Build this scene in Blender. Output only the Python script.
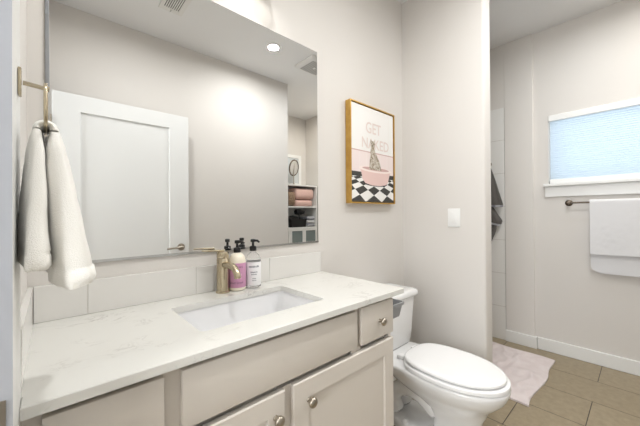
import bpy, bmesh, math, random
from mathutils import Vector, Matrix, noise
PI = math.pi
random.seed(7)
for o in list(bpy.data.objects):
    bpy.data.objects.remove(o)
SC = bpy.context.scene
COL = SC.collection

# ------------------------------------------------------------------ camera
CAM = Vector((0.0387, -1.1958, 1.1605))
YAW, PITCH, ROLL, FPX = math.radians(47.6931), math.radians(0.2428), math.radians(-0.3801), 295.68
R = Vector((math.sin(YAW), -math.cos(YAW), 0)); F = Vector((math.cos(YAW), math.sin(YAW), 0)); U = Vector((0, 0, 1))
F2 = F*math.cos(PITCH)+U*math.sin(PITCH); U2 = U*math.cos(PITCH)-F*math.sin(PITCH)
R3 = R*math.cos(ROLL)+U2*math.sin(ROLL); U3 = U2*math.cos(ROLL)-R*math.sin(ROLL)
cd = bpy.data.cameras.new('camera'); cam = bpy.data.objects.new('camera', cd); COL.objects.link(cam)
cd.sensor_width = 36.0; cd.lens = FPX/640*36; cd.clip_start = 0.02; cd.clip_end = 60
M4 = Matrix((R3, U3, -F2)).transposed().to_4x4(); M4.translation = CAM
cam.matrix_world = M4
SC.camera = cam

# ------------------------------------------------------------------ world, lights, exposure
w = bpy.data.worlds.new('world'); SC.world = w; w.use_nodes = True
bg = w.node_tree.nodes['Background']
CAN_W = 9.6; VAN_W = 0.3; HALL_W = 3.0; HALL_FILL = 9.0; K_LEFT = .8; K_FAR = .46; K_SHELF = .85; WORLD = 2.0
bg.inputs[0].default_value = (0.70, 0.86, 1.0, 1); bg.inputs[1].default_value = WORLD
SC.view_settings.view_transform = 'Standard'; SC.view_settings.look = 'None'
SC.view_settings.gamma = 1; SC.view_settings.use_curve_mapping = False
SC.view_settings.exposure = 0.29
WARM = (1.0, 1.0, 0.99); COOL = (.92, .965, 1.0)
def lamp(name, kind, loc, power, color=WARM, size=.1, parent=None):
    l = bpy.data.lights.new(name, kind); l.energy = power; l.color = color
    if kind == 'AREA':
        l.shape = 'DISK'; l.size = size; l.spread = math.radians(170)
    else:
        l.shadow_soft_size = size
    o = bpy.data.objects.new(name, l); COL.objects.link(o); o.location = loc
    if parent: o.parent = parent; o.matrix_parent_inverse = Matrix.Translation(-Vector(parent.location))
    return o

# ------------------------------------------------------------------ materials
def srgb(r, g, b):
    f = lambda c: (c/255/12.92) if c/255 <= .04045 else ((c/255+.055)/1.055)**2.4
    return (f(r), f(g), f(b), 1)
def mat(name, col, rough=.5, metal=0, bump=None, var=None, spec=.5, trans=0, emit=None, coat=0, sheen=0):
    m = bpy.data.materials.new(name); m.use_nodes = True
    nt = m.node_tree; b = nt.nodes['Principled BSDF']
    b.inputs['Base Color'].default_value = col; b.inputs['Roughness'].default_value = rough
    b.inputs['Metallic'].default_value = metal; b.inputs['Specular IOR Level'].default_value = spec
    b.inputs['Transmission Weight'].default_value = trans; b.inputs['Coat Weight'].default_value = coat
    b.inputs['Sheen Weight'].default_value = sheen
    if emit: b.inputs['Emission Color'].default_value = emit[0]; b.inputs['Emission Strength'].default_value = emit[1]
    if bump or var:
        tc = nt.nodes.new('ShaderNodeTexCoord')
    if bump:
        n = nt.nodes.new('ShaderNodeTexNoise'); n.inputs['Scale'].default_value = bump[0]; n.inputs['Detail'].default_value = 4
        bp = nt.nodes.new('ShaderNodeBump'); bp.inputs['Strength'].default_value = bump[1]; bp.inputs['Distance'].default_value = bump[2]
        nt.links.new(tc.outputs['Object'], n.inputs['Vector']); nt.links.new(n.outputs['Fac'], bp.inputs['Height'])
        nt.links.new(bp.outputs['Normal'], b.inputs['Normal'])
    if var:
        n2 = nt.nodes.new('ShaderNodeTexNoise'); n2.inputs['Scale'].default_value = var[0]; n2.inputs['Detail'].default_value = 5
        rp = nt.nodes.new('ShaderNodeValToRGB'); rp.color_ramp.elements[0].position = .35; rp.color_ramp.elements[1].position = .65
        rp.color_ramp.elements[0].color = col; rp.color_ramp.elements[1].color = var[1]
        nt.links.new(tc.outputs['Object'], n2.inputs['Vector']); nt.links.new(n2.outputs['Fac'], rp.inputs['Fac'])
        nt.links.new(rp.outputs['Color'], b.inputs['Base Color'])
    return m
M = {}
M['wall'] = mat('wall_paint', srgb(220, 216, 211), .6, bump=(170, .12, .002))
M['ceiling'] = mat('ceiling_paint', srgb(234, 234, 234), .8, bump=(120, .1, .002))
M['trim'] = mat('white_trim_paint', srgb(234, 234, 232), .35)
M['jamb'] = mat('shade_tinted_jamb_trim', srgb(180, 183, 190), .4)  # dim hallway shade put into the colour of white jamb and head trim
M['door'] = mat('white_door_paint', srgb(230, 231, 230), .35)
M['cab'] = mat('greige_cabinet_paint', srgb(212, 205, 196), .38)
M['cabin'] = mat('cabinet_gap_shade', srgb(120, 108, 94), .6)
M['porc'] = mat('white_porcelain', srgb(238, 238, 238), .08, coat=.5)
M['sinkm'] = mat('white_sink_ceramic', srgb(234, 234, 235), .12, coat=.3)
M['seat'] = mat('white_seat_plastic', srgb(240, 240, 240), .16)
M['nickel'] = mat('brushed_nickel', srgb(172, 164, 152), .28, 1)
M['dnick'] = mat('dark_nickel', srgb(110, 100, 90), .3, 1)
M['brass'] = mat('champagne_bronze', srgb(190, 178, 154), .25, 1)
M['chrome'] = mat('chrome', srgb(200, 200, 200), .1, 1)
M['mirror'] = mat('mirror_silver', (.9, .905, .9, 1), 0.0, 1)
M['mirbk'] = mat('mirror_edge', srgb(120, 118, 112), .2, .8)
M['black'] = mat('black_plastic', srgb(22, 22, 24), .35)
M['terry'] = mat('white_terry', srgb(249, 247, 241), .95, bump=(620, .6, .002), sheen=.3)
M['terry2'] = mat('bright_white_terry', srgb(226, 226, 228), .95, bump=(700, .6, .002), sheen=.3)
M['dterry'] = mat('charcoal_terry', srgb(92, 89, 86), .95, bump=(380, .8, .003), sheen=.3)
M['pinkt'] = mat('pink_terry', srgb(222, 186, 176), .95, bump=(380, .6, .003))
M['rug'] = mat('pale_pink_bath_mat', srgb(232, 222, 221), .95, bump=(300, .8, .004), var=(14, srgb(224, 212, 211)))
M['rugb'] = mat('mat_rubber_backing', srgb(52, 48, 46), .8)
M['tile'] = mat('white_glazed_tile', srgb(226, 224, 220), .12)
M['grout'] = mat('pale_grout', srgb(214, 210, 203), .8)
M['gold'] = mat('gold_frame_paint', srgb(203, 164, 88), .35, .65, bump=(60, .05, .002), var=(25, srgb(190, 148, 76)))
M['grey'] = mat('grey_plastic', srgb(150, 152, 155), .35)
M['white_pl'] = mat('white_plastic', srgb(240, 240, 238), .3)
M['vent'] = mat('white_vent_metal', srgb(228, 227, 224), .4)
M['dark'] = mat('dark_void', srgb(40, 40, 42), .8)
M['fan'] = mat('fan_grille', srgb(158, 157, 154), .5)
M['shelf'] = mat('white_shelf_laminate', srgb(236, 236, 234), .4)
M['knit'] = mat('brown_knit', srgb(120, 96, 78), .95, bump=(140, .9, .006), var=(60, srgb(170, 146, 122)))
M['bcloth'] = mat('black_fabric', srgb(26, 25, 26), .9, bump=(200, .5, .003))
M['gcloth'] = mat('pale_grey_fabric', srgb(200, 200, 204), .9, bump=(200, .5, .003), var=(18, srgb(120, 122, 132)))
M['tealg'] = mat('frosted_teal_glass', srgb(126, 138, 137), .12)
M['bluep'] = mat('pale_blue_panel', srgb(205, 210, 212), .3)
M['linewhite'] = mat('print_white', srgb(240, 238, 235), .6)
M['pwall'] = mat('print_pink_wall', srgb(236, 222, 219), .6)
M['pline'] = mat('print_rose_line', srgb(205, 170, 165), .6)
M['ptub'] = mat('print_tub_pink', srgb(230, 200, 194), .6)
M['ptub2'] = mat('print_tub_rim', srgb(244, 228, 223), .6)
M['pblack'] = mat('print_black', srgb(44, 44, 42), .6, var=(180, srgb(70, 68, 64)))
M['pfur'] = mat('print_fur', srgb(214, 206, 194), .6, var=(75, srgb(138, 122, 100)))
M['pletter'] = mat('print_letter', srgb(228, 214, 208), .6)
M['soapp'] = mat('pink_label', srgb(204, 150, 182), .4)
M['soapl'] = mat('pink_label_light', srgb(226, 178, 204), .4)
M['soapw'] = mat('milky_soap_plastic', srgb(240, 232, 214), .3)
M['ptext'] = mat('plum_ink', srgb(88, 36, 70), .5)
M['gtext'] = mat('grey_ink', srgb(120, 122, 132), .5)
M['lab'] = mat('white_label', srgb(242, 241, 242), .4)
M['clear'] = mat('clear_bottle_plastic', (.97, .97, .97, 1), .05, trans=.95, spec=.4)
M['clear'].node_tree.nodes['Principled BSDF'].inputs['IOR'].default_value = 1.12
M['bulb'] = mat('lit_bulb', (1, 1, 1, 1), .5, emit=((1, .96, .9, 1), 3))
M['canlens'] = mat('lit_downlight_lens', (1, 1, 1, 1), .5, emit=((1, .95, .88, 1), 12))
M['shade'] = mat('opal_glass_shade', srgb(240, 238, 232), .3)
M['tan'] = mat('tan_carpet', srgb(176, 164, 150), .95, bump=(200, .6, .005))

def quartz():
    m = bpy.data.materials.new('white_quartz'); m.use_nodes = True; nt = m.node_tree; b = nt.nodes['Principled BSDF']
    b.inputs['Roughness'].default_value = .14
    tc = nt.nodes.new('ShaderNodeTexCoord')
    mp = nt.nodes.new('ShaderNodeMapping'); mp.inputs['Rotation'].default_value = (0, 0, .5); mp.inputs['Scale'].default_value = (1, 1.9, 1)
    nt.links.new(tc.outputs['Object'], mp.inputs['Vector'])
    n = nt.nodes.new('ShaderNodeTexNoise'); n.inputs['Scale'].default_value = 7.5; n.inputs['Detail'].default_value = 9; n.inputs['Roughness'].default_value = .62; n.inputs['Distortion'].default_value = .9
    nt.links.new(mp.outputs['Vector'], n.inputs['Vector'])
    a = nt.nodes.new('ShaderNodeMath'); a.operation = 'SUBTRACT'; a.inputs[1].default_value = .5
    ab = nt.nodes.new('ShaderNodeMath'); ab.operation = 'ABSOLUTE'
    nt.links.new(n.outputs['Fac'], a.inputs[0]); nt.links.new(a.outputs[0], ab.inputs[0])
    r1 = nt.nodes.new('ShaderNodeValToRGB'); e = r1.color_ramp.elements
    e[0].position = 0; e[0].color = (1, 1, 1, 1); e[1].position = .022; e[1].color = (0, 0, 0, 1)
    nt.links.new(ab.outputs[0], r1.inputs['Fac'])
    n2 = nt.nodes.new('ShaderNodeTexNoise'); n2.inputs['Scale'].default_value = 7; n2.inputs['Detail'].default_value = 3
    nt.links.new(tc.outputs['Object'], n2.inputs['Vector'])
    r2 = nt.nodes.new('ShaderNodeValToRGB'); e = r2.color_ramp.elements
    e[0].position = .5; e[0].color = (0, 0, 0, 1); e[1].position = .68; e[1].color = (1, 1, 1, 1)
    nt.links.new(n2.outputs['Fac'], r2.inputs['Fac'])
    mu = nt.nodes.new('ShaderNodeMath'); mu.operation = 'MULTIPLY'
    nt.links.new(r1.outputs['Color'], mu.inputs[0]); nt.links.new(r2.outputs['Color'], mu.inputs[1])
    mx = nt.nodes.new('ShaderNodeMix'); mx.data_type = 'RGBA'
    mx.inputs['A'].default_value = srgb(222, 221, 216); mx.inputs['B'].default_value = srgb(188, 185, 180)
    nt.links.new(mu.outputs[0], mx.inputs['Factor']); nt.links.new(mx.outputs['Result'], b.inputs['Base Color'])
    return m
M['quartz'] = quartz()
def floor_mat():
    m = bpy.data.materials.new('taupe_floor_tile'); m.use_nodes = True; nt = m.node_tree; b = nt.nodes['Principled BSDF']
    tc = nt.nodes.new('ShaderNodeTexCoord'); sp = nt.nodes.new('ShaderNodeSeparateXYZ'); cb = nt.nodes.new('ShaderNodeCombineXYZ')
    nt.links.new(tc.outputs['Object'], sp.inputs[0])
    ay = nt.nodes.new('ShaderNodeMath'); ay.inputs[1].default_value = .97+6.2
    ax = nt.nodes.new('ShaderNodeMath'); ax.inputs[1].default_value = -.012+6.2
    nt.links.new(sp.outputs['Y'], ay.inputs[0]); nt.links.new(sp.outputs['X'], ax.inputs[0])
    nt.links.new(ay.outputs[0], cb.inputs['X']); nt.links.new(ax.outputs[0], cb.inputs['Y'])
    br = nt.nodes.new('ShaderNodeTexBrick'); br.offset = .5; br.inputs['Scale'].default_value = 1
    br.inputs['Brick Width'].default_value = .62; br.inputs['Row Height'].default_value = .31
    br.inputs['Mortar Size'].default_value = .0022; br.inputs['Mortar Smooth'].default_value = .1; br.inputs['Bias'].default_value = 0
    br.inputs['Color1'].default_value = srgb(160, 146, 121); br.inputs['Color2'].default_value = srgb(155, 141, 116); br.inputs['Mortar'].default_value = srgb(66, 57, 48)
    nt.links.new(cb.outputs[0], br.inputs['Vector'])
    n = nt.nodes.new('ShaderNodeTexNoise'); n.inputs['Scale'].default_value = 28; n.inputs['Detail'].default_value = 8; n.inputs['Roughness'].default_value = .7
    nt.links.new(tc.outputs['Object'], n.inputs['Vector'])
    rp = nt.nodes.new('ShaderNodeValToRGB'); rp.color_ramp.elements[0].position = .3; rp.color_ramp.elements[1].position = .7
    rp.color_ramp.elements[0].color = (.8, .8, .8, 1); rp.color_ramp.elements[1].color = (1.08, 1.08, 1.08, 1)
    nt.links.new(n.outputs['Fac'], rp.inputs['Fac'])
    mx = nt.nodes.new('ShaderNodeMix'); mx.data_type = 'RGBA'; mx.blend_type = 'MULTIPLY'; mx.inputs['Factor'].default_value = 1
    nt.links.new(br.outputs['Color'], mx.inputs['A']); nt.links.new(rp.outputs['Color'], mx.inputs['B'])
    nt.links.new(mx.outputs['Result'], b.inputs['Base Color'])
    bp = nt.nodes.new('ShaderNodeBump'); bp.inputs['Strength'].default_value = .5; bp.inputs['Distance'].default_value = .002; bp.invert = True
    nt.links.new(br.outputs['Fac'], bp.inputs['Height']); nt.links.new(bp.outputs['Normal'], b.inputs['Normal'])
    b.inputs['Roughness'].default_value = .42
    return m
M['floor'] = floor_mat()
def shower_tile():
    m = bpy.data.materials.new('white_shower_tile'); m.use_nodes = True; nt = m.node_tree; b = nt.nodes['Principled BSDF']
    tc = nt.nodes.new('ShaderNodeTexCoord'); sp = nt.nodes.new('ShaderNodeSeparateXYZ'); cb = nt.nodes.new('ShaderNodeCombineXYZ')
    nt.links.new(tc.outputs['Object'], sp.inputs[0])
    sm = nt.nodes.new('ShaderNodeMath'); nt.links.new(sp.outputs['X'], sm.inputs[0]); nt.links.new(sp.outputs['Y'], sm.inputs[1])
    ad = nt.nodes.new('ShaderNodeMath'); ad.inputs[1].default_value = 6.1; nt.links.new(sm.outputs[0], ad.inputs[0])
    nt.links.new(ad.outputs[0], cb.inputs['X']); nt.links.new(sp.outputs['Z'], cb.inputs['Y'])
    br = nt.nodes.new('ShaderNodeTexBrick'); br.offset = .5; br.inputs['Scale'].default_value = 1
    br.inputs['Brick Width'].default_value = .61; br.inputs['Row Height'].default_value = .305
    br.inputs['Mortar Size'].default_value = .002; br.inputs['Color1'].default_value = srgb(236, 235, 232); br.inputs['Color2'].default_value = srgb(236, 235, 232)
    br.inputs['Mortar'].default_value = srgb(205, 202, 196)
    nt.links.new(cb.outputs[0], br.inputs['Vector']); nt.links.new(br.outputs['Color'], b.inputs['Base Color'])
    b.inputs['Roughness'].default_value = .12
    return m
M['stile'] = shower_tile()
def blind_mat():
    m = bpy.data.materials.new('daylit_cellular_fabric'); m.use_nodes = True; nt = m.node_tree
    nt.nodes.remove(nt.nodes['Principled BSDF']); out = nt.nodes['Material Output']
    t = nt.nodes.new('ShaderNodeBsdfTranslucent'); d = nt.nodes.new('ShaderNodeBsdfDiffuse'); mx = nt.nodes.new('ShaderNodeMixShader')
    tc = nt.nodes.new('ShaderNodeTexCoord'); mp = nt.nodes.new('ShaderNodeMapping'); mp.inputs['Scale'].default_value = (1, 2.2, 75)
    n = nt.nodes.new('ShaderNodeTexNoise'); n.inputs['Scale'].default_value = 3; n.inputs['Detail'].default_value = 4
    rp = nt.nodes.new('ShaderNodeValToRGB'); rp.color_ramp.elements[0].position = .35; rp.color_ramp.elements[1].position = .7
    rp.color_ramp.elements[0].color = (.80, .835, .87, 1); rp.color_ramp.elements[1].color = (.88, .91, .94, 1)
    nt.links.new(tc.outputs['Object'], mp.inputs['Vector']); nt.links.new(mp.outputs['Vector'], n.inputs['Vector'])
    nt.links.new(n.outputs['Fac'], rp.inputs['Fac']); nt.links.new(rp.outputs['Color'], t.inputs['Color'])
    d.inputs['Color'].default_value = srgb(205, 215, 225); mx.inputs[0].default_value = .3
    nt.links.new(t.outputs[0], mx.inputs[1]); nt.links.new(d.outputs[0], mx.inputs[2]); nt.links.new(mx.outputs[0], out.inputs['Surface'])
    return m
M['blind'] = blind_mat()
def glass_mat():
    m = bpy.data.materials.new('window_glass'); m.use_nodes = True; nt = m.node_tree
    b = nt.nodes['Principled BSDF']; b.inputs['Transmission Weight'].default_value = 1; b.inputs['Roughness'].default_value = 0; b.inputs['IOR'].default_value = 1.05
    return m
M['glass'] = glass_mat()

# ------------------------------------------------------------------ mesh helpers
def nb(): return bmesh.new()
def box(bm, x0, x1, y0, y1, z0, z1, bev=0, mi=0, seg=2):
    x0, x1 = min(x0, x1), max(x0, x1); y0, y1 = min(y0, y1), max(y0, y1); z0, z1 = min(z0, z1), max(z0, z1)
    r = bmesh.ops.create_cube(bm, size=1); vs = r['verts']
    for v in vs:
        v.co = Vector((x0+(v.co.x+.5)*(x1-x0), y0+(v.co.y+.5)*(y1-y0), z0+(v.co.z+.5)*(z1-z0)))
    fs = list({f for v in vs for f in v.link_faces})
    for f in fs: f.material_index = mi
    if bev > 0:
        es = list({e for f in fs for e in f.edges})
        bmesh.ops.bevel(bm, geom=es, offset=bev, segments=seg, affect='EDGES', profile=.5)
    return bm
def loft(bm, rings, cap0=True, cap1=True, closed=True, mi=0):
    vs = [[bm.verts.new(p) for p in r] for r in rings]
    n = len(vs[0])
    for a, b in zip(vs, vs[1:]):
        for i in range(n if closed else n-1):
            j = (i+1) % n
            f = bm.faces.new((a[i], a[j], b[j], b[i])); f.material_index = mi
    if cap0: f = bm.faces.new(list(reversed(vs[0]))); f.material_index = mi
    if cap1: f = bm.faces.new(vs[-1]); f.material_index = mi
    return vs
def lathe(bm, prof, c, axis='z', n=32, mi=0, cap=True):
    rings = []
    for r, h in prof:
        ring = []
        for i in range(n):
            a = 2*PI*i/n; u, v = r*math.cos(a), r*math.sin(a)
            if axis == 'z': p = (c[0]+u, c[1]+v, c[2]+h)
            elif axis == 'y': p = (c[0]+v, c[1]+h, c[2]+u)
            else: p = (c[0]+h, c[1]+u, c[2]+v)
            ring.append(p)
        rings.append(ring)
    loft(bm, rings, cap, cap, True, mi)
def tube(bm, pts, rad, n=14, mi=0):
    pts = [Vector(p) for p in pts]
    if not isinstance(rad, (list, tuple)): rad = [rad]*len(pts)
    t0 = (pts[1]-pts[0]).normalized(); ref = Vector((0, 0, 1)) if abs(t0.z) < .9 else Vector((1, 0, 0))
    nrm = t0.cross(ref).normalized(); rings = []
    for i, p in enumerate(pts):
        t = (pts[min(i+1, len(pts)-1)]-pts[max(i-1, 0)]).normalized()
        nrm = (nrm-t*nrm.dot(t)).normalized(); bn = t.cross(nrm)
        rings.append([p+nrm*rad[i]*math.cos(2*PI*k/n)+bn*rad[i]*math.sin(2*PI*k/n) for k in range(n)])
    loft(bm, rings, mi=mi)
def bez(p0, p1, p2, p3, n=12):
    p0, p1, p2, p3 = map(Vector, (p0, p1, p2, p3))
    return [p0*(1-t)**3+p1*3*t*(1-t)**2+p2*3*t*t*(1-t)+p3*t**3 for t in [i/n for i in range(n+1)]]
def rrect(x0, x1, y0, y1, r, z, k=6):
    pts = []
    for cx, cy, a0 in ((x1-r, y1-r, 0), (x0+r, y1-r, PI/2), (x0+r, y0+r, PI), (x1-r, y0+r, 3*PI/2)):
        for i in range(k+1):
            a = a0+PI/2*i/k; pts.append((cx+r*math.cos(a), cy+r*math.sin(a), z))
    return pts
def obj(name, bm, m, parent=None, smooth=None, label=None, sub=0):
    bmesh.ops.recalc_face_normals(bm, faces=bm.faces[:])
    me = bpy.data.meshes.new(name); bm.to_mesh(me); bm.free()
    for k in (m if isinstance(m, (list, tuple)) else [m]): me.materials.append(k)
    o = bpy.data.objects.new(name, me); COL.objects.link(o)
    if smooth:
        me.set_sharp_from_angle(angle=math.radians(smooth))
        me.polygons.foreach_set('use_smooth', [True]*len(me.polygons)); me.update()
    if sub:
        s = o.modifiers.new('subdivision', 'SUBSURF'); s.levels = sub; s.render_levels = sub
    if parent:
        o.parent = parent; o.matrix_parent_inverse = Matrix.Translation(-Vector(parent.location))
    if label: o['label'] = label
    return o
def thing(name, label, cat, loc, group=None):
    o = bpy.data.objects.new(name, None); COL.objects.link(o); o.location = loc; o.empty_display_size = .05
    o['label'] = label; o['category'] = cat
    if group: o['group'] = group
    return o
def tag(o, label, cat, group=None):
    o['label'] = label; o['category'] = cat
    if group: o['group'] = group
    return o
def struct(name, bm, m, parent=None, smooth=None):
    o = obj(name, bm, m, parent, smooth)
    if not parent: o['kind'] = 'structure'
    return o
def text_verts(s, size, off=0):
    cu = bpy.data.curves.new('txt', 'FONT'); cu.body = s; cu.size = size; cu.align_x = 'CENTER'; cu.resolution_u = 3; cu.offset = off
    o = bpy.data.objects.new('txt', cu); COL.objects.link(o)
    dg = bpy.context.evaluated_depsgraph_get(); me = bpy.data.meshes.new_from_object(o.evaluated_get(dg))
    v = [x.co.copy() for x in me.vertices]; f = [list(p.vertices) for p in me.polygons]
    bpy.data.objects.remove(o); bpy.data.curves.remove(cu); bpy.data.meshes.remove(me)
    return v, f
def add_text(bm, s, size, fn, mi=0, sx=1.0, off=0):
    v, f = text_verts(s, size, off)
    vs = [bm.verts.new(fn(p.x*sx, p.y)) for p in v]
    for q in f:
        try:
            k = bm.faces.new([vs[i] for i in q]); k.material_index = mi
        except ValueError: pass

# ------------------------------------------------------------------ dimensions
CZ = 2.706                # ceiling
WX = -.012                # left wall face
PX0, PX1, PYE = 1.954, 2.07, -.555   # partition
FX, FXJ = 3.128, 3.108    # far wall, furred part of the far wall
JY = -.552; TY = -.336
OPY, OPX = -1.66, 2.118   # wall opposite the mirror
BY = -2.55                # end wall past the closet corner
SHB = .80                 # shower back wall
DY0, DY1, DH = -.615, -1.535, 2.04  # doorway in left wall

# ------------------------------------------------------------------ setting
struct('floor', box(nb(), -2.0, 3.4, BY-.1, SHB+.1, -.06, 0), M['floor'])
struct('ceiling', box(nb(), -2.0, 3.4, BY-.1, SHB+.1, CZ, CZ+.06), M['ceiling'])
struct('wall_back', box(nb(), WX-.11, PX0, 0, .11, 0, CZ), M['wall'])
bm = nb()
box(bm, WX-.11, WX, DY0+.02, 0, 0, CZ); box(bm, WX-.11, WX, OPY, DY1-.02, 0, CZ); box(bm, WX-.11, WX, DY1-.02, DY0+.02, DH+.02, CZ)
struct('wall_left', bm, M['wall'])
bm = nb(); box(bm, PX0, PX1, PYE, SHB, 0, CZ)
es = [e for e in bm.edges if abs((e.verts[0].co-e.verts[1].co).z) > 1 and all(v.co.y < PYE+.01 for v in e.verts)]
bmesh.ops.bevel(bm, geom=es, offset=.016, segments=5, affect='EDGES', profile=.5)
struct('wall_right', bm, M['wall'], smooth=40)
bm = nb()
WY0, WY1, WZ0, WZ1 = -.655, -1.56, 1.40, 1.972
box(bm, FX, FX+.14, BY, WY1, 0, CZ); box(bm, FX, FX+.14, WY0, SHB, 0, CZ)
box(bm, FX, FX+.14, WY1, WY0, 0, WZ0); box(bm, FX, FX+.14, WY1, WY0, WZ1, CZ)
struct('wall_far', bm, M['wall'])
struct('wall_far_furring', box(nb(), FXJ, FX, JY, TY, 0, CZ, .004), M['wall']).name = 'trim_1'
bm = nb(); box(bm, FXJ-.004, FX, TY+.002, SHB, 0, 2.125)
struct('wall_shower', bm, M['stile'])
struct('wall_shower_upper', box(nb(), FXJ, FX, TY, SHB, 2.125, CZ), M['wall']).name = 'trim_2'
bm = nb(); box(bm, PX1, FX+.14, SHB, SHB+.1, 0, CZ)
struct('wall_shower_end', bm, M['stile'])
bm = nb(); box(bm, WX-.11, OPX, OPY-.1, OPY, 0, CZ); box(bm, OPX-.1, OPX, BY, OPY-.1, 0, CZ)
struct('wall_front', bm, M['wall'])
struct('wall_end', box(nb(), OPX-.1, FX+.14, BY-.1, BY, 0, CZ), M['wall'])
# hallway outside the doorway
bm = nb(); box(bm, -2.0, -1.9, BY, .11, 0, CZ); box(bm, -1.9, WX-.11, .11, .21, 0, CZ); box(bm, -1.9, WX-.11, BY-.1, BY, 0, CZ); box(bm, WX-.11, OPX-.1, BY-.1, BY, 0, CZ)
struct('wall_hall', bm, M['wall'])

# unseen glowing window, added in the hallway as fill through the doorway
bm = nb()
for a in ((-1.9, -1.86, -1.95, -1.88, .85, 2.25), (-1.9, -1.86, -.62, -.55, .85, 2.25), (-1.9, -1.86, -1.88, -.62, .85, .92), (-1.9, -1.86, -1.88, -.62, 2.18, 2.25), (-1.9, -1.87, -1.27, -1.23, .92, 2.18)): box(bm, *a)
hw_ = struct('fill_window', bm, M['trim'])
bm = nb(); box(bm, -1.899, -1.892, -1.88, -1.27, .92, 2.18); box(bm, -1.899, -1.892, -1.23, -.62, .92, 2.18)
M['hallfill'] = mat('hall_fill_glow', (1, 1, 1, 1), .5, emit=((.93, .965, 1, 1), HALL_FILL))
obj('window_pane', bm, M['hallfill'], hw_)  # emissive panes of the added fill window
# baseboards
def bb(bm, x0, x1, y0, y1, h=.10): box(bm, x0, x1, y0, y1, 0, h, .003)
bm = nb(); bb(bm, FX-.016, FX, WY1-1, JY-.018, .10); bb(bm, FXJ-.016, FXJ, JY-.016, TY); bb(bm, FXJ, FX, JY-.016, JY)
struct('baseboard_far', bm, M['trim'])
bm = nb(); bb(bm, PX0-.016, PX0, PYE-.016, -.001); bb(bm, PX0-.016, PX1+.016, PYE-.016, PYE)
struct('baseboard_right', bm, M['trim'])
bm = nb(); bb(bm, 1.09, PX0-.017, -.016, 0); struct('baseboard_back', bm, M['trim'])
bm = nb(); bb(bm, .12, OPX, OPY, OPY+.016); struct('baseboard_front', bm, M['trim'])

# doorway trim: casing + jamb with the strike plate
bm = nb()
box(bm, WX, 0.0, DY0+.002, -.475, 0, DH+.09, .001); box(bm, WX, 0.0, DY1, DY1-.09, 0, DH+.09, .002); box(bm, WX, 0.0, DY1-.001, DY0+.001, DH, DH+.09, .002)
c = struct('trim_3', bm, M['trim'])
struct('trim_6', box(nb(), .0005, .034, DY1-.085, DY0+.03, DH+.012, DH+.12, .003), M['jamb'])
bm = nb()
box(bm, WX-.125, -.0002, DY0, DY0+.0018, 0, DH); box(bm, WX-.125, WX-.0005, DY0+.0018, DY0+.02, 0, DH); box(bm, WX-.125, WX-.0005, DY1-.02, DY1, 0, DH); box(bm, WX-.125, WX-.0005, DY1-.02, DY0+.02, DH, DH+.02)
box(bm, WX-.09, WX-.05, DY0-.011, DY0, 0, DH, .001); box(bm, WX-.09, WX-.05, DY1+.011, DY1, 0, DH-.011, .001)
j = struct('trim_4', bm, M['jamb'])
bm = nb(); box(bm, WX-.047, -.0065, DY0-.0022, DY0-.0002, .842, .914, .001)
obj('strike_plate', bm, M['nickel'], j, label='brushed metal strike plate')

# the open door, flat in front of the wall opposite the mirror
def shaker(bm, x0, x1, z0, z1, yf, th, stile, rec, sgn, bev=.002, rail=None):
    # yf: y of the face; sgn: direction of the outward normal (+1 / -1) along y
    rail = rail or stile
    A = [(x0, z0), (x1, z0), (x1, z1), (x0, z1)]; B = [(x0+stile, z0+rail), (x1-stile, z0+rail), (x1-stile, z1-rail), (x0+stile, z1-rail)]
    s = .004; Cc = [(x0+stile+s, z0+rail+s), (x1-stile-s, z0+rail+s), (x1-stile-s, z1-rail-s), (x0+stile+s, z1-rail-s)]
    yb = yf-sgn*th
    e = bev; A2 = [(x0+e, z0+e), (x1-e, z0+e), (x1-e, z1-e), (x0+e, z1-e)]
    rings = [[(x, yb, z) for x, z in A], [(x, yf-sgn*e, z) for x, z in A], [(x, yf, z) for x, z in A2], [(x, yf, z) for x, z in B], [(x, yf-sgn*rec, z) for x, z in Cc]]
    loft(bm, rings)
bm = nb(); DX0, DX1 = .045, .928
shaker(bm, DX0, DX1, .01, 2.012, -1.495, .018, .15, .011, 1, .002, .118); shaker(bm, DX0, DX1, .01, 2.012, -1.531, .018, .15, .011, -1, .002, .118)
d = struct('door_1', bm, M['door'])
bm = nb(); lathe(bm, [(.030, 0), (.030, .006), (.012, .008), (.012, .05), (.008, .052)], (DX1-.065, -1.495, .888), 'y', 24)
tube(bm, bez((DX1-.065, -1.450, .888), (DX1-.10, -1.447, .889), (DX1-.14, -1.452, .886), (DX1-.185, -1.452, .882)), [.0095]*6+[.008]*7)
obj('door_handle', bm, M['nickel'], d, 40)
for z in (.2, 1.0, 1.8):
    bm = nb(); tube(bm, [(DX0-.006, -1.49, z-.045), (DX0-.006, -1.49, z+.045)], .006, 10); obj('hinge', bm, M['nickel'], d, 40)

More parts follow.
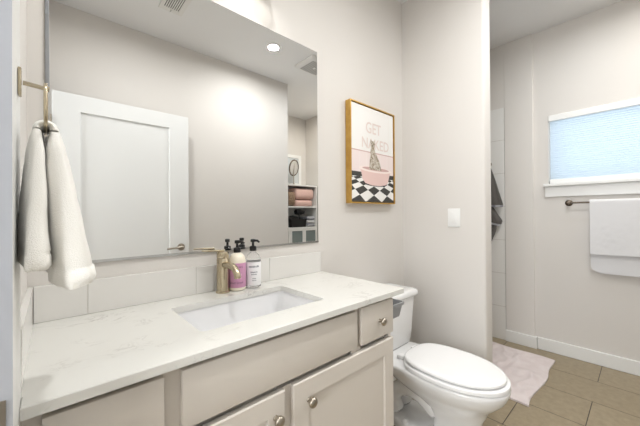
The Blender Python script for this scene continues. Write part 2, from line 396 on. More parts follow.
# ------------------------------------------------------------------ window with daylit shade
bm = nb()
box(bm, FX+.055, FX+.135, WY0-.012, WY0-.001, WZ0, WZ1-.012); box(bm, FX+.055, FX+.135, WY1+.001, WY1+.012, WZ0, WZ1-.012); box(bm, FX+.055, FX+.135, WY1+.001, WY0-.001, WZ1-.012, WZ1-.001); box(bm, FX+.055, FX+.135, WY1+.012, WY0-.012, WZ0+.001, WZ0+.03)
wf = struct('window_1', bm, M['trim'])
bm = nb(); box(bm, FX+.09, FX+.094, WY1+.012, WY0-.012, WZ0+.03, WZ1-.012); obj('window_pane', bm, M['glass'], wf)
bm = nb()
box(bm, FX-.045, FX+.055, WY1-.04, WY0+.03, 1.378, WZ0, .003); box(bm, FX-.018, FX, WY1-.02, WY0+.022, 1.292, 1.378, .002)
struct('window_sill', bm, M['trim']).name = 'trim_5'
t = thing('window_shade', 'pale blue daylit cellular shade lowered over the small window', 'window shade', (FX+.03, (WY0+WY1)/2, 1.44))
bm = nb(); box(bm, FX-.012, FX+.045, WY1+.003, WY0-.003, 1.922, WZ1-.002, .003); obj('headrail', bm, M['white_pl'], t)
bm = nb(); box(bm, FX-.002, FX+.04, WY1+.004, WY0-.008, 1.403, 1.438, .003); obj('bottom_rail', bm, M['white_pl'], t)
bm = nb(); N = 58
rows = []
for i in range(N+1):
    z = 1.438+(1.922-1.438)*i/N; x = FX+.012+(.003 if i % 2 else 0)
    rows.append([(x, WY1+.006, z), (x, WY0-.010, z)])
loft(bm, rows, False, False, False)
obj('shade_fabric', bm, M['blind'], t)
bm = nb(); tube(bm, [(FX-.004, WY0-.006, 1.94), (FX-.004, WY0-.005, 1.45), (FX-.004, WY0-.002, 1.415)], .002, 8); obj('cord', bm, M['white_pl'], t)

# ------------------------------------------------------------------ vanity cabinet
V = thing('vanity_cabinet', 'greige shaker vanity cabinet with knobbed doors under the white countertop', 'cabinet', (.55, -.26, 0))
YF = -.478
bm = nb()
box(bm, 0, 1.085, YF+.018, -.002, .10, .655); box(bm, 0, .018, YF+.018, -.002, .655, .828); box(bm, 1.067, 1.085, YF+.018, -.002, .655, .828); box(bm, .018, 1.067, -.02, -.002, .655, .828)
box(bm, 0, 1.085, -.40, -.02, 0, .10)
# face frame
box(bm, .03, 1.06, YF+.03, YF+.048, .79, .828); box(bm, 0, 1.085, YF, YF+.018, .10, .14)
for a, b in ((0, .036), (.208, .266), (.842, .89), (1.066, 1.085)): box(bm, a, b, YF, YF+.018, .655, .828)
for a, b in ((0, .036), (.525, .577), (1.066, 1.085)): box(bm, a, b, YF, YF+.018, .14, .655)
obj('body', bm, M['cab'], V)
def knob(x, z, par):
    bm = nb(); lathe(bm, [(.008, 0), (.007, -.003), (.0055, -.008), (.0065, -.011), (.011, -.0135), (.0145, -.0175), (.0155, -.0215), (.0145, -.0255), (.0115, -.0285), (.0065, -.0305), (.001, -.0312)], (x, YF-.019, z), 'y', 24)
    obj('knob', bm, M['nickel'], par, 60)
def slab(name, x0, x1, z0, z1):
    bm = nb(); box(bm, x0, x1, YF-.019, YF-.0005, z0, z1, .003); return obj(name, bm, M['cab'], V, 30)
slab('drawer', .026, .219, .677, .812)
slab('false_front', .255, .853, .677, .812)
dr = slab('drawer', .878, 1.078, .677, .816); knob(.985, .745, dr)
for (x0, x1, kx) in ((.026, .536, .502), (.566, 1.078, .623)):
    bm = nb(); shaker(bm, x0, x1, .115, .657, YF-.019, .0185, .058, .007, -1, .003); dd = obj('door', bm, M['cab'], V); knob(kx, .592, dd)
# countertop with sink cut-out
CT = .85; CB = .829; CL = 1.131
SX0, SX1, SY0, SY1 = .332, .782, -.404, -.127
bm = nb()
def ring_face(outer, inner):
    pass
inn = rrect(SX0, SX1, SY0, SY1, .018, 0, 5)
def slab_hole(bm, outer, inner, z0, z1, e=.002):
    loops = {}
    for key, z, off in (('t', z1, e), ('b', z0, 0)):
        cx = sum(p[0] for p in outer)/len(outer); cy = sum(p[1] for p in outer)/len(outer)
        o = [bm.verts.new((p[0]-math.copysign(off, p[0]-cx), p[1]-math.copysign(off, p[1]-cy), z)) for p in outer]
        i = [bm.verts.new((p[0], p[1], z)) for p in inner]
        es = [bm.edges.new((o[k], o[(k+1) % len(o)])) for k in range(len(o))]+[bm.edges.new((i[k], i[(k+1) % len(i)])) for k in range(len(i))]
        bmesh.ops.triangle_fill(bm, use_beauty=True, use_dissolve=False, edges=es)
        loops[key] = (o, i)
    om = [bm.verts.new((p[0], p[1], z1-e)) for p in outer]
    n = len(outer)
    for k in range(n):
        q = (k+1) % n
        bm.faces.new((loops['t'][0][k], loops['t'][0][q], om[q], om[k])); bm.faces.new((om[k], om[q], loops['b'][0][q], loops['b'][0][k]))
    n = len(inner)
    for k in range(n):
        q = (k+1) % n; bm.faces.new((loops['t'][1][k], loops['b'][1][k], loops['b'][1][q], loops['t'][1][q]))
slab_hole(bm, [(0.0005, -.515), (CL, -.515), (CL, -.0005), (-.0117, -.0005), (-.0117, -.4735), (0.0005, -.4735)], inn, CB, CT)
tag(obj('countertop', bm, M['quartz']), 'white quartz vanity countertop with faint grey veining and a rectangular sink cutout', 'countertop')
# sink
S = thing('sink', 'white rectangular undermount sink set below the quartz countertop', 'sink', ((SX0+SX1)/2, (SY0+SY1)/2, .69))
bm = nb()
rs = [rrect(SX0-.018, SX1+.018, SY0-.018, SY1+.018, .03, CB-.0008), rrect(SX0-.004, SX1+.004, SY0-.004, SY1+.004, .022, CB-.0008), rrect(SX0-.002, SX1+.002, SY0-.002, SY1+.002, .024, CB-.012),
      rrect(SX0+.006, SX1-.014, SY0+.008, SY1-.008, .03, .752), rrect(SX0+.016, SX1-.03, SY0+.018, SY1-.018, .035, .726), rrect(SX0+.03, SX1-.05, SY0+.034, SY1-.034, .04, .714)]
rs.append(rrect((SX0+SX1)/2-.05, (SX0+SX1)/2+.05, (SY0+SY1)/2-.04, (SY0+SY1)/2+.04, .035, .708))
out = [rrect((SX0+SX1)/2-.05, (SX0+SX1)/2+.05, (SY0+SY1)/2-.04, (SY0+SY1)/2+.04, .035, .698), rrect(SX0+.02, SX1-.04, SY0+.024, SY1-.024, .04, .704), rrect(SX0-.01, SX1+.01, SY0-.01, SY1+.01, .03, .80), rrect(SX0-.018, SX1+.018, SY0-.018, SY1+.018, .03, CB-.0008)]
rr_ = rs+out
vv = loft(bm, rr_, False, False)
bmesh.ops.remove_doubles(bm, verts=bm.verts[:], dist=1e-6)
bm.faces.new([bm.verts.new(p) for p in rs[-1]])
obj('basin', bm, M['sinkm'], S, 50)
bm = nb(); lathe(bm, [(.024, 0), (.024, .003), (.019, .004), (.017, .001), (.016, .004), (.004, .006)], ((SX0+SX1)/2, (SY0+SY1)/2, .7085), 'z', 24); obj('drain', bm, M['nickel'], S, 40)
# backsplash
bm = nb()
J = [0.0, .124, .459, .796, CL-.008]
for a, b in zip(J, J[1:]): box(bm, a+.0008, b-.0008, -.010, -.0005, CT+.0002, .957, .0015)
box(bm, .001, CL-.009, -.008, -.0005, CT+.0005, .955, 0, 1)
tag(obj('backsplash', bm, [M['tile'], M['grout']]), 'row of white glazed tiles standing behind the sink below the mirror', 'backsplash')
bm = nb()
vs = [(-.4735, CT+.0002), (-.0102, CT+.0002), (-.0102, .957), (-.44, .957)]
loft(bm, [[(WX+.0005, y, z) for y, z in vs], [(0.0, y, z) for y, z in vs]])
tag(obj('side_splash', bm, M['tile']), 'narrow white tile strip on the left wall at the counter end', 'backsplash')

# ------------------------------------------------------------------ mirror
m_ = thing('wall_mirror', 'large frameless wall mirror above the vanity', 'mirror', (.565, -.003, 1.01))
MX0, MX1, MZ0, MZ1 = .026, 1.108, 1.014, 2.039
bm = nb(); box(bm, MX0, MX1, -.0055, -.0005, MZ0, MZ1); obj('backing', bm, M['mirbk'], m_)
bm = nb(); v = [bm.verts.new(p) for p in ((MX0+.001, -.0062, MZ0+.001), (MX1-.001, -.0062, MZ0+.001), (MX1-.001, -.0062, MZ1-.001), (MX0+.001, -.0062, MZ1-.001))]
q = [bm.verts.new((p.co.x, -.0056, p.co.z)) for p in v]
bm.faces.new(v); bm.faces.new(q[::-1])
for i in range(4): bm.faces.new((v[i], v[(i+1) % 4], q[(i+1) % 4], q[i]))
obj('mirror_glass', bm, M['mirror'], m_)
bm = nb(); box(bm, MX0, MX1, -.0085, -.0063, MZ0-.004, MZ0+.004, .0005); obj('bottom_channel', bm, M['chrome'], m_)

# ------------------------------------------------------------------ vanity light
L = thing('vanity_light', 'three shade vanity wall light mounted just above the mirror', 'wall light', (.525, -.02, 2.28))
bm = nb(); box(bm, .23, .82, -.03, -.001, 2.27, 2.34, .005); obj('backplate', bm, M['nickel'], L, 40)
for x in (.305, .525, .745):
    bm = nb(); tube(bm, bez((x, -.03, 2.306), (x, -.10, 2.306), (x, -.11, 2.33), (x, -.11, 2.285)), .008); obj('arm', bm, M['nickel'], L, 60)
    bm = nb(); lathe(bm, [(.024, .115), (.028, .11), (.048, .02), (.052, 0), (.050, 0), (.046, .02), (.026, .106), (.022, .108)], (x, -.11, 2.168), 'z', 28, cap=False); obj('lamp_shade', bm, M['shade'], L, 60)
    bm = nb(); bmesh.ops.create_uvsphere(bm, u_segments=16, v_segments=10, radius=.027, matrix=Matrix.Translation((x, -.11, 2.221))); obj('bulb', bm, M['bulb'], L, 60)
    lamp('lamp', 'POINT', (x, -.11, 2.186), VAN_W, size=.02, parent=L)

# ------------------------------------------------------------------ ceiling fittings
def downlight(x, y, label, k=1.0, col=WARM):
    c = thing('ceiling_light', label, 'ceiling light', (x, y, CZ), 'recessed ceiling lights')
    bm = nb(); lathe(bm, [(.046, -.001), (.048, -.006), (.064, -.004), (.066, -.0005), (.046, -.0005)], (x, y, CZ), 'z', 36, cap=False); obj('trim_ring', bm, M['white_pl'], c, 50)
    bm = nb(); lathe(bm, [(.045, -.0005), (.045, -.003), (.03, -.0035)], (x, y, CZ), 'z', 32); obj('lens', bm, M['canlens'], c, 50)
    l = lamp('lamp', 'AREA', (x, y, CZ-.0075), CAN_W*k, col, size=.09, parent=c)
    return c
downlight(.52, -.86, 'unseen recessed fill light added above the left half of the vanity', K_LEFT)  # unseen, added to brighten the left of the room
downlight(1.56, -1.11, 'lit round recessed ceiling light seen in the mirror', 1.0)
downlight(2.45, -1.05, 'recessed ceiling light over the floor near the window', K_FAR, COOL)
downlight(2.84, -1.75, 'unseen recessed fill light added in front of the linen shelves', K_SHELF, (1.0, .94, .84))  # added fill, placed outside the mirror's view
hl = thing('ceiling_light', 'unseen round flush fill light added in the hallway outside the door', 'ceiling light', (-1.0, -1.2, CZ), 'hallway fill lights')  # unseen lamp added to send fill through the doorway
bm = nb(); lathe(bm, [(.18, -.0005), (.18, -.03), (.15, -.05), (.01, -.056)], (-1.0, -1.2, CZ), 'z', 32); obj('diffuser', bm, M['canlens'], hl, 50)
lamp('lamp', 'AREA', (-1.0, -1.2, CZ-.06), HALL_W, (1, .97, .93), .34, hl)

vt = thing('ceiling_vent', 'white ceiling air register with dark slots, reflected at the mirror top', 'vent', (.71, -1.07, CZ))
VX0, VX1, VY0, VY1 = .628, .79, -1.225, -.915
bm = nb()
for a in ((VX0, VX0+.028, VY0, VY1), (VX1-.028, VX1, VY0, VY1), (VX0+.028, VX1-.028, VY0, VY0+.042), (VX0+.028, VX1-.028, VY1-.03, VY1)): box(bm, *a, CZ-.007, CZ-.0005, .001)
obj('frame', bm, M['vent'], vt)
bm = nb(); box(bm, VX0+.028, VX1-.028, VY0+.042, VY1-.03, CZ-.0025, CZ-.0008); obj('backing', bm, M['dark'], vt)
for i in range(8):
    x = VX0+.034+i*.0135; bm = nb(); box(bm, x, x+.0078, VY0+.043, VY1-.031, CZ-.0062, CZ-.0027); obj('slat', bm, M['vent'], vt)
bm = nb(); box(bm, .706, .712, VY0+.004, VY0+.03, CZ-.016, CZ-.0072, .001); obj('damper_lever', bm, M['white_pl'], vt)
fn = thing('exhaust_fan', 'grey square exhaust fan grille on the ceiling, reflected at the mirror corner', 'exhaust fan', (2.06, -1.13, CZ))
bm = nb(); loft(bm, [rrect(1.91, 2.21, -1.26, -.96, .015, CZ-.0005), rrect(1.91, 2.21, -1.26, -.96, .015, CZ-.012), rrect(1.94, 2.18, -1.23, -.99, .012, CZ-.032)]); obj('housing', bm, M['vent'], fn, 40)
bm = nb(); 
for i in range(9):
    x = 1.955+i*.0245; box(bm, x, x+.013, -1.215, -1.005, CZ-.0345, CZ-.0325)
obj('grille', bm, M['fan'], fn)
bm = nb(); lathe(bm, [(.016, 0), (.016, -.003), (.002, -.005)], (2.06, -1.11, CZ-.0347), 'z', 20); obj('cap', bm, M['white_pl'], fn, 50)

# ------------------------------------------------------------------ toilet
T = thing('toilet', 'white two piece toilet with closed lid standing right of the vanity', 'toilet', (1.55, -.42, 0))
TX = 1.55
def egg(hw, yc, yf, yb, z, pf=2.0, pb=2.6, n=48, cx=TX):
    pts = []
    for i in range(n):
        a = 2*PI*i/n; c, s = math.cos(a), math.sin(a)
        p = pf if s < 0 else pb
        x = hw*math.copysign(abs(c)**(2/p), c); y = math.copysign(abs(s)**(2/p), s)
        y = yc+(y*(yb-yc) if s >= 0 else y*(yc-yf)); pts.append((cx+x, y, z))
    return pts
bm = nb()
secs = [(.030, .088, -.55, -.672, -.43, 2.6), (.06, .080, -.55, -.664, -.44, 2.6), (.12, .078, -.55, -.664, -.44, 2.6), (.165, .085, -.54, -.672, -.41, 2.5), (.20, .104, -.53, -.690, -.33, 2.4), (.235, .130, -.51, -.705, -.22, 2.4), (.268, .153, -.52, -.742, -.15, 2.4), (.30, .171, -.53, -.768, -.10, 2.6),
        (.328, .181, -.53, -.781, -.06, 3.0), (.348, .184, -.53, -.785, -.045, 3.2), (.356, .181, -.53, -.782, -.048, 3.2), (.358, .17, -.53, -.77, -.06, 3.2)]
loft(bm, [egg(hw, yc, yf, yb, z, 2.1, pb) for z, hw, yc, yf, yb, pb in secs])
loft(bm, [egg(hw, -.40, yf, yb, z, 2.6, 3) for z, hw, yf, yb in ((0, .122, -.685, -.10), (.014, .124, -.688, -.098), (.032, .119, -.682, -.102), (.040, .105, -.67, -.115))])
obj('bowl', bm, M['porc'], T, 60)
for s in (-1, 1):
    bm = nb()
    tube(bm, [(TX+s*.03, -.46, .10), (TX+s*.04, -.42, .17), (TX+s*.045, -.35, .205), (TX+s*.046, -.27, .195), (TX+s*.046, -.215, .14), (TX+s*.046, -.21, .08), (TX+s*.044, -.25, .035)], [.035, .042, .045, .046, .045, .044, .04], 18)
    obj('trapway', bm, M['porc'], T, 60, sub=1)
    bm = nb(); lathe(bm, [(.017, 0), (.016, .012), (.010, .02), (.001, .022)], (TX+s*.10, -.315, .032), 'z', 18); obj('bolt_cap', bm, M['seat'], T, 60)
# tank
bm = nb()
def tk(hw, y0, y1, z, r=.03, bow=.012):
    pts = rrect(TX-hw, TX+hw, y0, y1, r, z, 6)
    return [(x, y-(bow*(1-((x-TX)/hw)**2) if y < (y0+y1)/2 else 0), z) for x, y, z in pts]
loft(bm, [tk(.13, -.170, -.04, .349, .03, 0), tk(.150, -.19, -.025, .353, .035), tk(.162, -.203, -.018, .372), tk(.172, -.209, -.015, .44), tk(.179, -.214, -.015, .55), tk(.189, -.219, -.015, .650)])
obj('tank', bm, M['porc'], T, 50)
bm = nb()
loft(bm, [tk(.196, -.222, -.010, .6505), tk(.206, -.232, -.006, .653), tk(.209, -.235, -.005, .662), tk(.207, -.233, -.006, .681), tk(.200, -.226, -.012, .689), tk(.185, -.212, -.025, .6915)])
obj('tank_lid', bm, M['porc'], T, 60)
def pad(hw, yc, yf, yb, z0, z1, e):
    bm = nb(); loft(bm, [egg(hw-e, yc, yf+e, yb-e, z0, 2.05, 3), egg(hw, yc, yf, yb, z0+e*.7, 2.05, 3), egg(hw, yc, yf, yb, z1-e, 2.05, 3), egg(hw-e*.35, yc, yf+e*.35, yb-e*.35, z1-e*.3, 2.05, 3), egg(hw-e*1.5, yc, yf+e*1.5, yb-e*1.5, z1, 2.05, 3), egg(hw-e*6, yc, yf+e*6, yb-e*6, z1+.001, 2.05, 3)]); return bm
obj('seat', pad(.186, -.53, -.785, -.300, .3605, .381, .004), M['seat'], T, 50)
obj('lid', pad(.174, -.53, -.770, -.300, .385, .403, .006), M['seat'], T, 50)
for s in (-1, 1):
    bm = nb(); box(bm, TX+s*.072-.022, TX+s*.072+.022, -.300, -.262, .3582, .381, .006, seg=3); obj('hinge', bm, M['seat'], T, 50)
bm = nb(); tube(bm, bez((1.36, -.02, .14), (1.36, -.10, .14), (1.38, -.12, .26), (1.43, -.10, .352)), .006); lathe(bm, [(.022, 0), (.022, -.004), (.012, -.006), (.012, -.05)], (1.36, -.017, .14), 'y', 20)
obj('supply_line', bm, M['nickel'], T, 50)

# grey holder hung on the vanity side
bm = nb()
hx0, hx1, hy0, hy1, hz0, hz1 = 1.086, 1.238, -.448, -.30, .692, .758
loft(bm, [rrect(hx0, hx1-.016, hy0+.012, hy1-.01, .008, hz0), rrect(hx0, hx1-.004, hy0+.003, hy1-.002, .01, hz1-.014), rrect(hx0, hx1-.003, hy0+.002, hy1, .01, hz1-.012), rrect(hx0, hx1+.003, hy0-.004, hy1+.004, .012, hz1-.012), rrect(hx0, hx1+.003, hy0-.004, hy1+.004, .012, hz1), rrect(hx0+.004, hx1-.003, hy0+.002, hy1-.002, .01, hz1), rrect(hx0+.004, hx1-.018, hy0+.014, hy1-.012, .008, hz0+.004)])
tag(obj('storage_bin', bm, M['grey'], smooth=40), 'small grey plastic bin hung on the vanity side beside the toilet tank', 'bin')

# ------------------------------------------------------------------ faucet
fx, fy = .549, -.053
Fa = thing('faucet', 'champagne metal single handle faucet standing behind the sink', 'faucet', (fx, fy, CT))
bm = nb(); lathe(bm, [(.0275, .0005), (.0275, .006), (.0245, .008), (.0235, .012), (.0235, .135), (.022, .137)], (fx, fy, CT), 'z', 32); obj('body', bm, M['brass'], Fa, 40)
bm = nb(); tube(bm, bez((fx, fy-.018, CT+.112), (fx, fy-.07, CT+.118), (fx, fy-.122, CT+.118), (fx, fy-.128, CT+.074), 14), [.0135]*9+[.0125]*6, 18); obj('spout', bm, M['brass'], Fa, 50)
bm = nb(); lathe(bm, [(.0225, .1385), (.0235, .140), (.0235, .158), (.021, .163), (.004, .165)], (fx, fy, CT), 'z', 32)
tube(bm, [(fx+.005, fy, CT+.166), (fx-.03, fy+.001, CT+.169), (fx-.06, fy+.003, CT+.171), (fx-.082, fy+.004, CT+.172)], [.005, .004, .0035, .003], 10)
obj('handle', bm, M['brass'], Fa, 50)

# ------------------------------------------------------------------ soap bottles
def pump(par, c, z, m, tilt):
    bm = nb(); lathe(bm, [(.014, 0), (.0145, .002), (.0145, .018), (.012, .020), (.0055, .022), (.005, .036)], (c[0], c[1], z), 'z', 24)
    p = obj('pump', bm, m, par, 40)
    dx, dy = math.cos(tilt), math.sin(tilt)
    bm = nb(); lathe(bm, [(.008, 0), (.0105, .002), (.0105, .012), (.008, .014)], (c[0], c[1], z+.0365), 'z', 20)
    tube(bm, [(c[0]+dx*.004, c[1]+dy*.004, z+.044), (c[0]+dx*.024, c[1]+dy*.024, z+.044), (c[0]+dx*.033, c[1]+dy*.033, z+.038)], [.0055, .005, .004], 10)
    obj('nozzle', bm, m, p, 40)
def wrap(c, r, z0, face):
    return lambda u, v: (c[0]+r*math.sin(face+u/r), c[1]-r*math.cos(face+u/r), z0+v)
bc = (.612, -.052)
B = thing('soap_bottle', 'purple labelled foaming hand soap bottle with black pump beside the faucet', 'soap bottle', (bc[0], bc[1], CT))
bm = nb(); lathe(bm, [(.029, .0005), (.0335, .004), (.0345, .010), (.0345, .112), (.0335, .125), (.030, .138), (.021, .149), (.014, .152), (.0135, .154)], (bc[0], bc[1], CT), 'z', 36); obj('body', bm, M['soapw'], B, 40)
bm = nb(); lathe(bm, [(.0348, .014), (.0352, .015), (.0352, .112), (.0348, .113)], (bc[0], bc[1], CT), 'z', 40, cap=False)
FACE = -.62   # towards the doorway
add_text(bm, "MRS. MEYER'S", .0095, wrap(bc, .0357, CT+.094, FACE), 1)
add_text(bm, 'CLEAN DAY', .006, wrap(bc, .0357, CT+.084, FACE), 1); add_text(bm, 'HAND SOAP', .0105, wrap(bc, .0357, CT+.030, FACE), 1)
f = wrap(bc, .0356, CT+.060, FACE+.35)
for k, (ox, oy, rr) in enumerate(((0, 0, .008), (.007, .006, .005), (-.006, .006, .005), (.006, -.006, .005))):
    ff = bm.faces.new([bm.verts.new(f(ox+rr*math.cos(2*PI*i/14), oy+rr*math.sin(2*PI*i/14))) for i in range(14)]); ff.material_index = 2
lb = obj('label', bm, [M['soapp'], M['ptext'], M['soapl']], B, 40)
pump(B, bc, CT+.1545, M['black'], -1.0)
bc2 = (.683, -.057)
B = thing('soap_bottle', 'clear plastic soap bottle with white label and black pump against the backsplash', 'soap bottle', (bc2[0], bc2[1], CT))
bm = nb(); lathe(bm, [(.028, .0005), (.0325, .004), (.033, .010), (.033, .112), (.031, .124), (.024, .138), (.014, .147), (.0125, .149), (.0125, .155)], (bc2[0], bc2[1], CT), 'z', 36); obj('body', bm, M['clear'], B, 40)
bm = nb(); lathe(bm, [(.0333, .012), (.0337, .013), (.0337, .109), (.0333, .110)], (bc2[0], bc2[1], CT), 'z', 40, cap=False)
f = wrap(bc2, .0342, CT, FACE+.25)
for z, wd, hh, nn in ((.088, .046, .0085, 8), (.066, .030, .0055, 7), (.057, .024, .0045, 6), (.040, .016, .0035, 4), (.032, .018, .0035, 5)):
    for q in range(nn):
        u0 = -wd/2+wd*q/nn; u1 = u0+wd/nn*random.uniform(.55, .75); h1 = hh*random.uniform(.75, 1)
        ff = bm.faces.new([bm.verts.new(f(u, z+v)) for u, v in ((u0, 0), (u1, 0), (u1, h1), (u0, h1))]); ff.material_index = 1
lb = obj('label', bm, [M['lab'], M['gtext']], B, 40)
pump(B, bc2, CT+.1555, M['black'], -1.2)

# ------------------------------------------------------------------ framed print
Pf = thing('framed_print', 'gold framed print of a cat in a pink tub above the toilet', 'picture', (1.56, -.02, 1.22))
X0, X1, Z0, Z1, YD = 1.336, 1.789, 1.226, 1.838, -.042
bm = nb()
for a in ((X0, X0+.007, Z0, Z1), (X1-.007, X1, Z0, Z1), (X0+.007, X1-.007, Z0, Z0+.007), (X0+.007, X1-.007, Z1-.007, Z1)): box(bm, a[0], a[1], YD, -.0005, a[2], a[3], .0008)
obj('frame', bm, M['gold'], Pf)
bm = nb(); box(bm, X0+.0072, X1-.0072, -.006, -.0008, Z0+.0072, Z1-.0072); obj('backing', bm, M['dark'], Pf)
bm = nb(); CY = -.034; px0, px1, pz0, pz1 = X0+.0115, X1-.0115, Z0+.0115, Z1-.0115
box(bm, px0, px1, CY, -.0062, pz0, pz1)
cv = obj('canvas', bm, M['linewhite'], Pf)
def poly(bm, pts, lay, mi):
    fs = bm.faces.new([bm.verts.new((x, CY-.0003-lay*.00025, z)) for x, z in pts]); fs.material_index = mi
def ell(cx, cz, rx, rz, n=24, a0=0, a1=2*PI): return [(cx+rx*math.cos(a0+(a1-a0)*i/n), cz+rz*math.sin(a0+(a1-a0)*i/n)) for i in range(n+(0 if abs(a1-a0-2*PI) < 1e-6 else 1))]
bm = nb(); mats = [M['pwall'], M['pline'], M['linewhite'], M['pblack'], M['ptub'], M['ptub2'], M['pfur'], M['pletter'], M['dark']]
zf = 1.418; zp = 1.545
poly(bm, [(px0, zf), (px1, zf), (px1, zp), (px0, zp)], 0, 0)
poly(bm, [(px0, zp), (px1, zp), (px1, zp+.006), (px0, zp+.006)], 1, 1)
for k in range(1, 6):
    x = px0+(px1-px0)*k/6; poly(bm, [(x, zf), (x+.0015, zf), (x+.0015, zp), (x, zp)], 1, 2)
poly(bm, [(px0, pz0), (px1, pz0), (px1, zf), (px0, zf)], 0, 2)
poly(bm, [(px0, zf-.028), (px1, zf-.028), (px1, zf), (px0, zf)], 1, 3)
# checker floor in perspective, drawn on the print
HZ = 1.52; mid = (px0+px1)/2
def pr(a, d): return (mid+a/d, HZ-.285/d)
def clipx(pts):
    def clip(pts, f, g):
        out = []
        for i in range(len(pts)):
            p, q = pts[i], pts[(i+1) % len(pts)]
            if f(p): out.append(p)
            if f(p) != f(q): out.append(g(p, q))
        return out
    def mk(ax, val): 
        def g(p, q):
            t = (val-p[ax])/(q[ax]-p[ax]); return (p[0]+(q[0]-p[0])*t, p[1]+(q[1]-p[1])*t)
        return g
    for ax, val, s in ((0, px0, 1), (0, px1, -1), (1, pz0, 1), (1, zf-.028, -1)):
        if pts: pts = clip(pts, lambda p: s*(p[ax]-val) >= -1e-9, mk(ax, val))
    return pts
for i in range(-6, 7):
    for jx in range(0, 5):
        cxx = i*.165; d0 = 1.0+jx*.36
        dia = [(cxx, d0-.18), (cxx+.0825, d0), (cxx, d0+.18), (cxx-.0825, d0)]
        pts = clipx([pr(a, max(dd, .6)) for a, dd in dia])
        if len(pts) >= 3: poly(bm, pts, 2, 3)
# tub
poly(bm, ell(1.582, 1.352, .12, .016), 3, 8)
poly(bm, [(1.43, 1.437), (1.74, 1.437), (1.715, 1.37), (1.69, 1.350), (1.62, 1.340), (1.545, 1.340), (1.475, 1.352), (1.45, 1.375)], 4, 4)
poly(bm, ell(1.585, 1.442, .170, .019), 5, 5)
poly(bm, ell(1.585, 1.446, .140, .011), 6, 1)
# cat
poly(bm, [(1.515, 1.440), (1.520, 1.50), (1.527, 1.545), (1.532, 1.580), (1.526, 1.605), (1.530, 1.632), (1.541, 1.622), (1.560, 1.622), (1.572, 1.630), (1.574, 1.602), (1.566, 1.578), (1.576, 1.556), (1.600, 1.525), (1.625, 1.49), (1.640, 1.440)], 7, 6)
for a in ((1.54, 1.606, .003), (1.562, 1.606, .003), (1.551, 1.592, .004)): poly(bm, ell(a[0], a[1], a[2], a[2], 8), 8, 8)
add_text(bm, 'GET', .098, lambda u, v: (1.560+u, CY-.0003-6*.00025, 1.668+v), 7, .88, .001)
add_text(bm, 'NAKED', .092, lambda u, v: (1.583+u, CY-.0003-6*.00025, 1.572+v), 7, .93, .001)
obj('print', bm, mats, cv)

# ------------------------------------------------------------------ light switch
sw = thing('light_switch', 'white rocker light switch plate on the wall right of the toilet', 'light switch', (PX0-.003, -.371, 1.07))
bm = nb(); box(bm, PX0-.006, PX0-.0003, -.410, -.332, 1.073, 1.192, .003, seg=3); obj('plate', bm, M['white_pl'], sw, 40)
bm = nb(); box(bm, PX0-.0098, PX0-.0062, -.388, -.354, 1.099, 1.166, .0012); r_ = obj('rocker', bm, M['white_pl'], sw, 40)
for z in (1.083, 1.182):
    bm = nb(); lathe(bm, [(.003, 0), (.0028, -.0008)], (PX0-.0062, -.371, z), 'x', 12); obj('screw', bm, M['white_pl'], sw)

# ------------------------------------------------------------------ towel ring + hand towel
ry, rx = -.525, .033
tr = thing('towel_ring', 'champagne metal towel ring on the white casing left of the mirror', 'towel ring', (0, ry, 1.38))
bm = nb(); box(bm, .0003, .0045, ry-.009, ry+.009, 1.353, 1.397, .0015); tube(bm, [(.006, ry, 1.375), (.03, ry, 1.373), (.0375, ry, 1.3725)], [.0036, .0034, .0048], 16); obj('post', bm, M['brass'], tr, 40)
bm = nb(); rr = []
for i in range(41):
    a = 2*PI*i/40; rr.append((rx, ry+.052*math.copysign(abs(math.cos(a))**.6, math.cos(a)), 1.3355+.0365*math.copysign(abs(math.sin(a))**.6, math.sin(a))))
tube(bm, rr, .0025, 10); obj('ring', bm, M['brass'], tr, 60)
def leaf(bm, secs, n=40, ph=0):
    rings = []
    for z, xc, th, yc, hw, sl in secs:
        ring = []
        for i in range(n):
            a = 2*PI*i/n; c, s = math.cos(a), math.sin(a)
            u = math.copysign(abs(c)**.6, c); v = math.copysign(abs(s)**.55, s)
            y = yc+hw*u; x = xc+th*v
            x += .35*th*min(1, (1.299-z)*30)*math.sin(u*4+ph+z*9)+.0012*noise.noise(Vector((x*60, y*60, z*60)))
            ring.append((x, y, z+sl*(x-xc)+.004*math.sin(u*3+ph)))
        rings.append(ring)
    loft(bm, rings)
bm = nb()
def interp(keys, n):
    out = []
    for i in range(n+1):
        t = i/n*(len(keys)-1); k = min(int(t), len(keys)-2); f = t-k; f2 = f
        out.append(tuple(a+(b-a)*f2 for a, b in zip(keys[k], keys[k+1])))
    return out
# wall side leaf and room side leaf  (z, x centre, half thickness, y centre, half width, tilt)
leaf(bm, interp([(1.299, .0225, .0058, ry, .036, 0), (1.275, .022, .009, ry, .045, 0), (1.22, .020, .012, ry, .055, 0), (1.15, .018, .014, ry, .064, 0), (1.11, .0185, .0155, ry, .072, 0)], 16)
     + [(1.108, .0185, .0145, ry, .072, 0), (1.104, .0185, .016, ry, .073, 0), (1.088, .0185, .016, ry, .073, 0), (1.082, .0185, .013, ry, .07, 0)], ph=.5)
leaf(bm, interp([(1.299, .0435, .0058, ry, .036, 0), (1.275, .0455, .010, ry, .045, 0), (1.22, .0495, .015, ry, .055, 0), (1.15, .058, .019, ry, .064, 0), (1.082, .064, .022, ry, .068, .1)], 18)
     + [(1.078, .0645, .021, ry, .068, .2), (1.074, .065, .023, ry, .07, .25), (1.057, .067, .0235, ry, .071, .3), (1.050, .0675, .020, ry, .069, .3)], ph=1.7)
leaf(bm, interp([(1.20, .040, .004, ry+.02, .040, 0), (1.12, .041, .006, ry+.025, .05, 0), (1.064, .043, .008, ry+.03, .055, 0)], 10), ph=2.6)
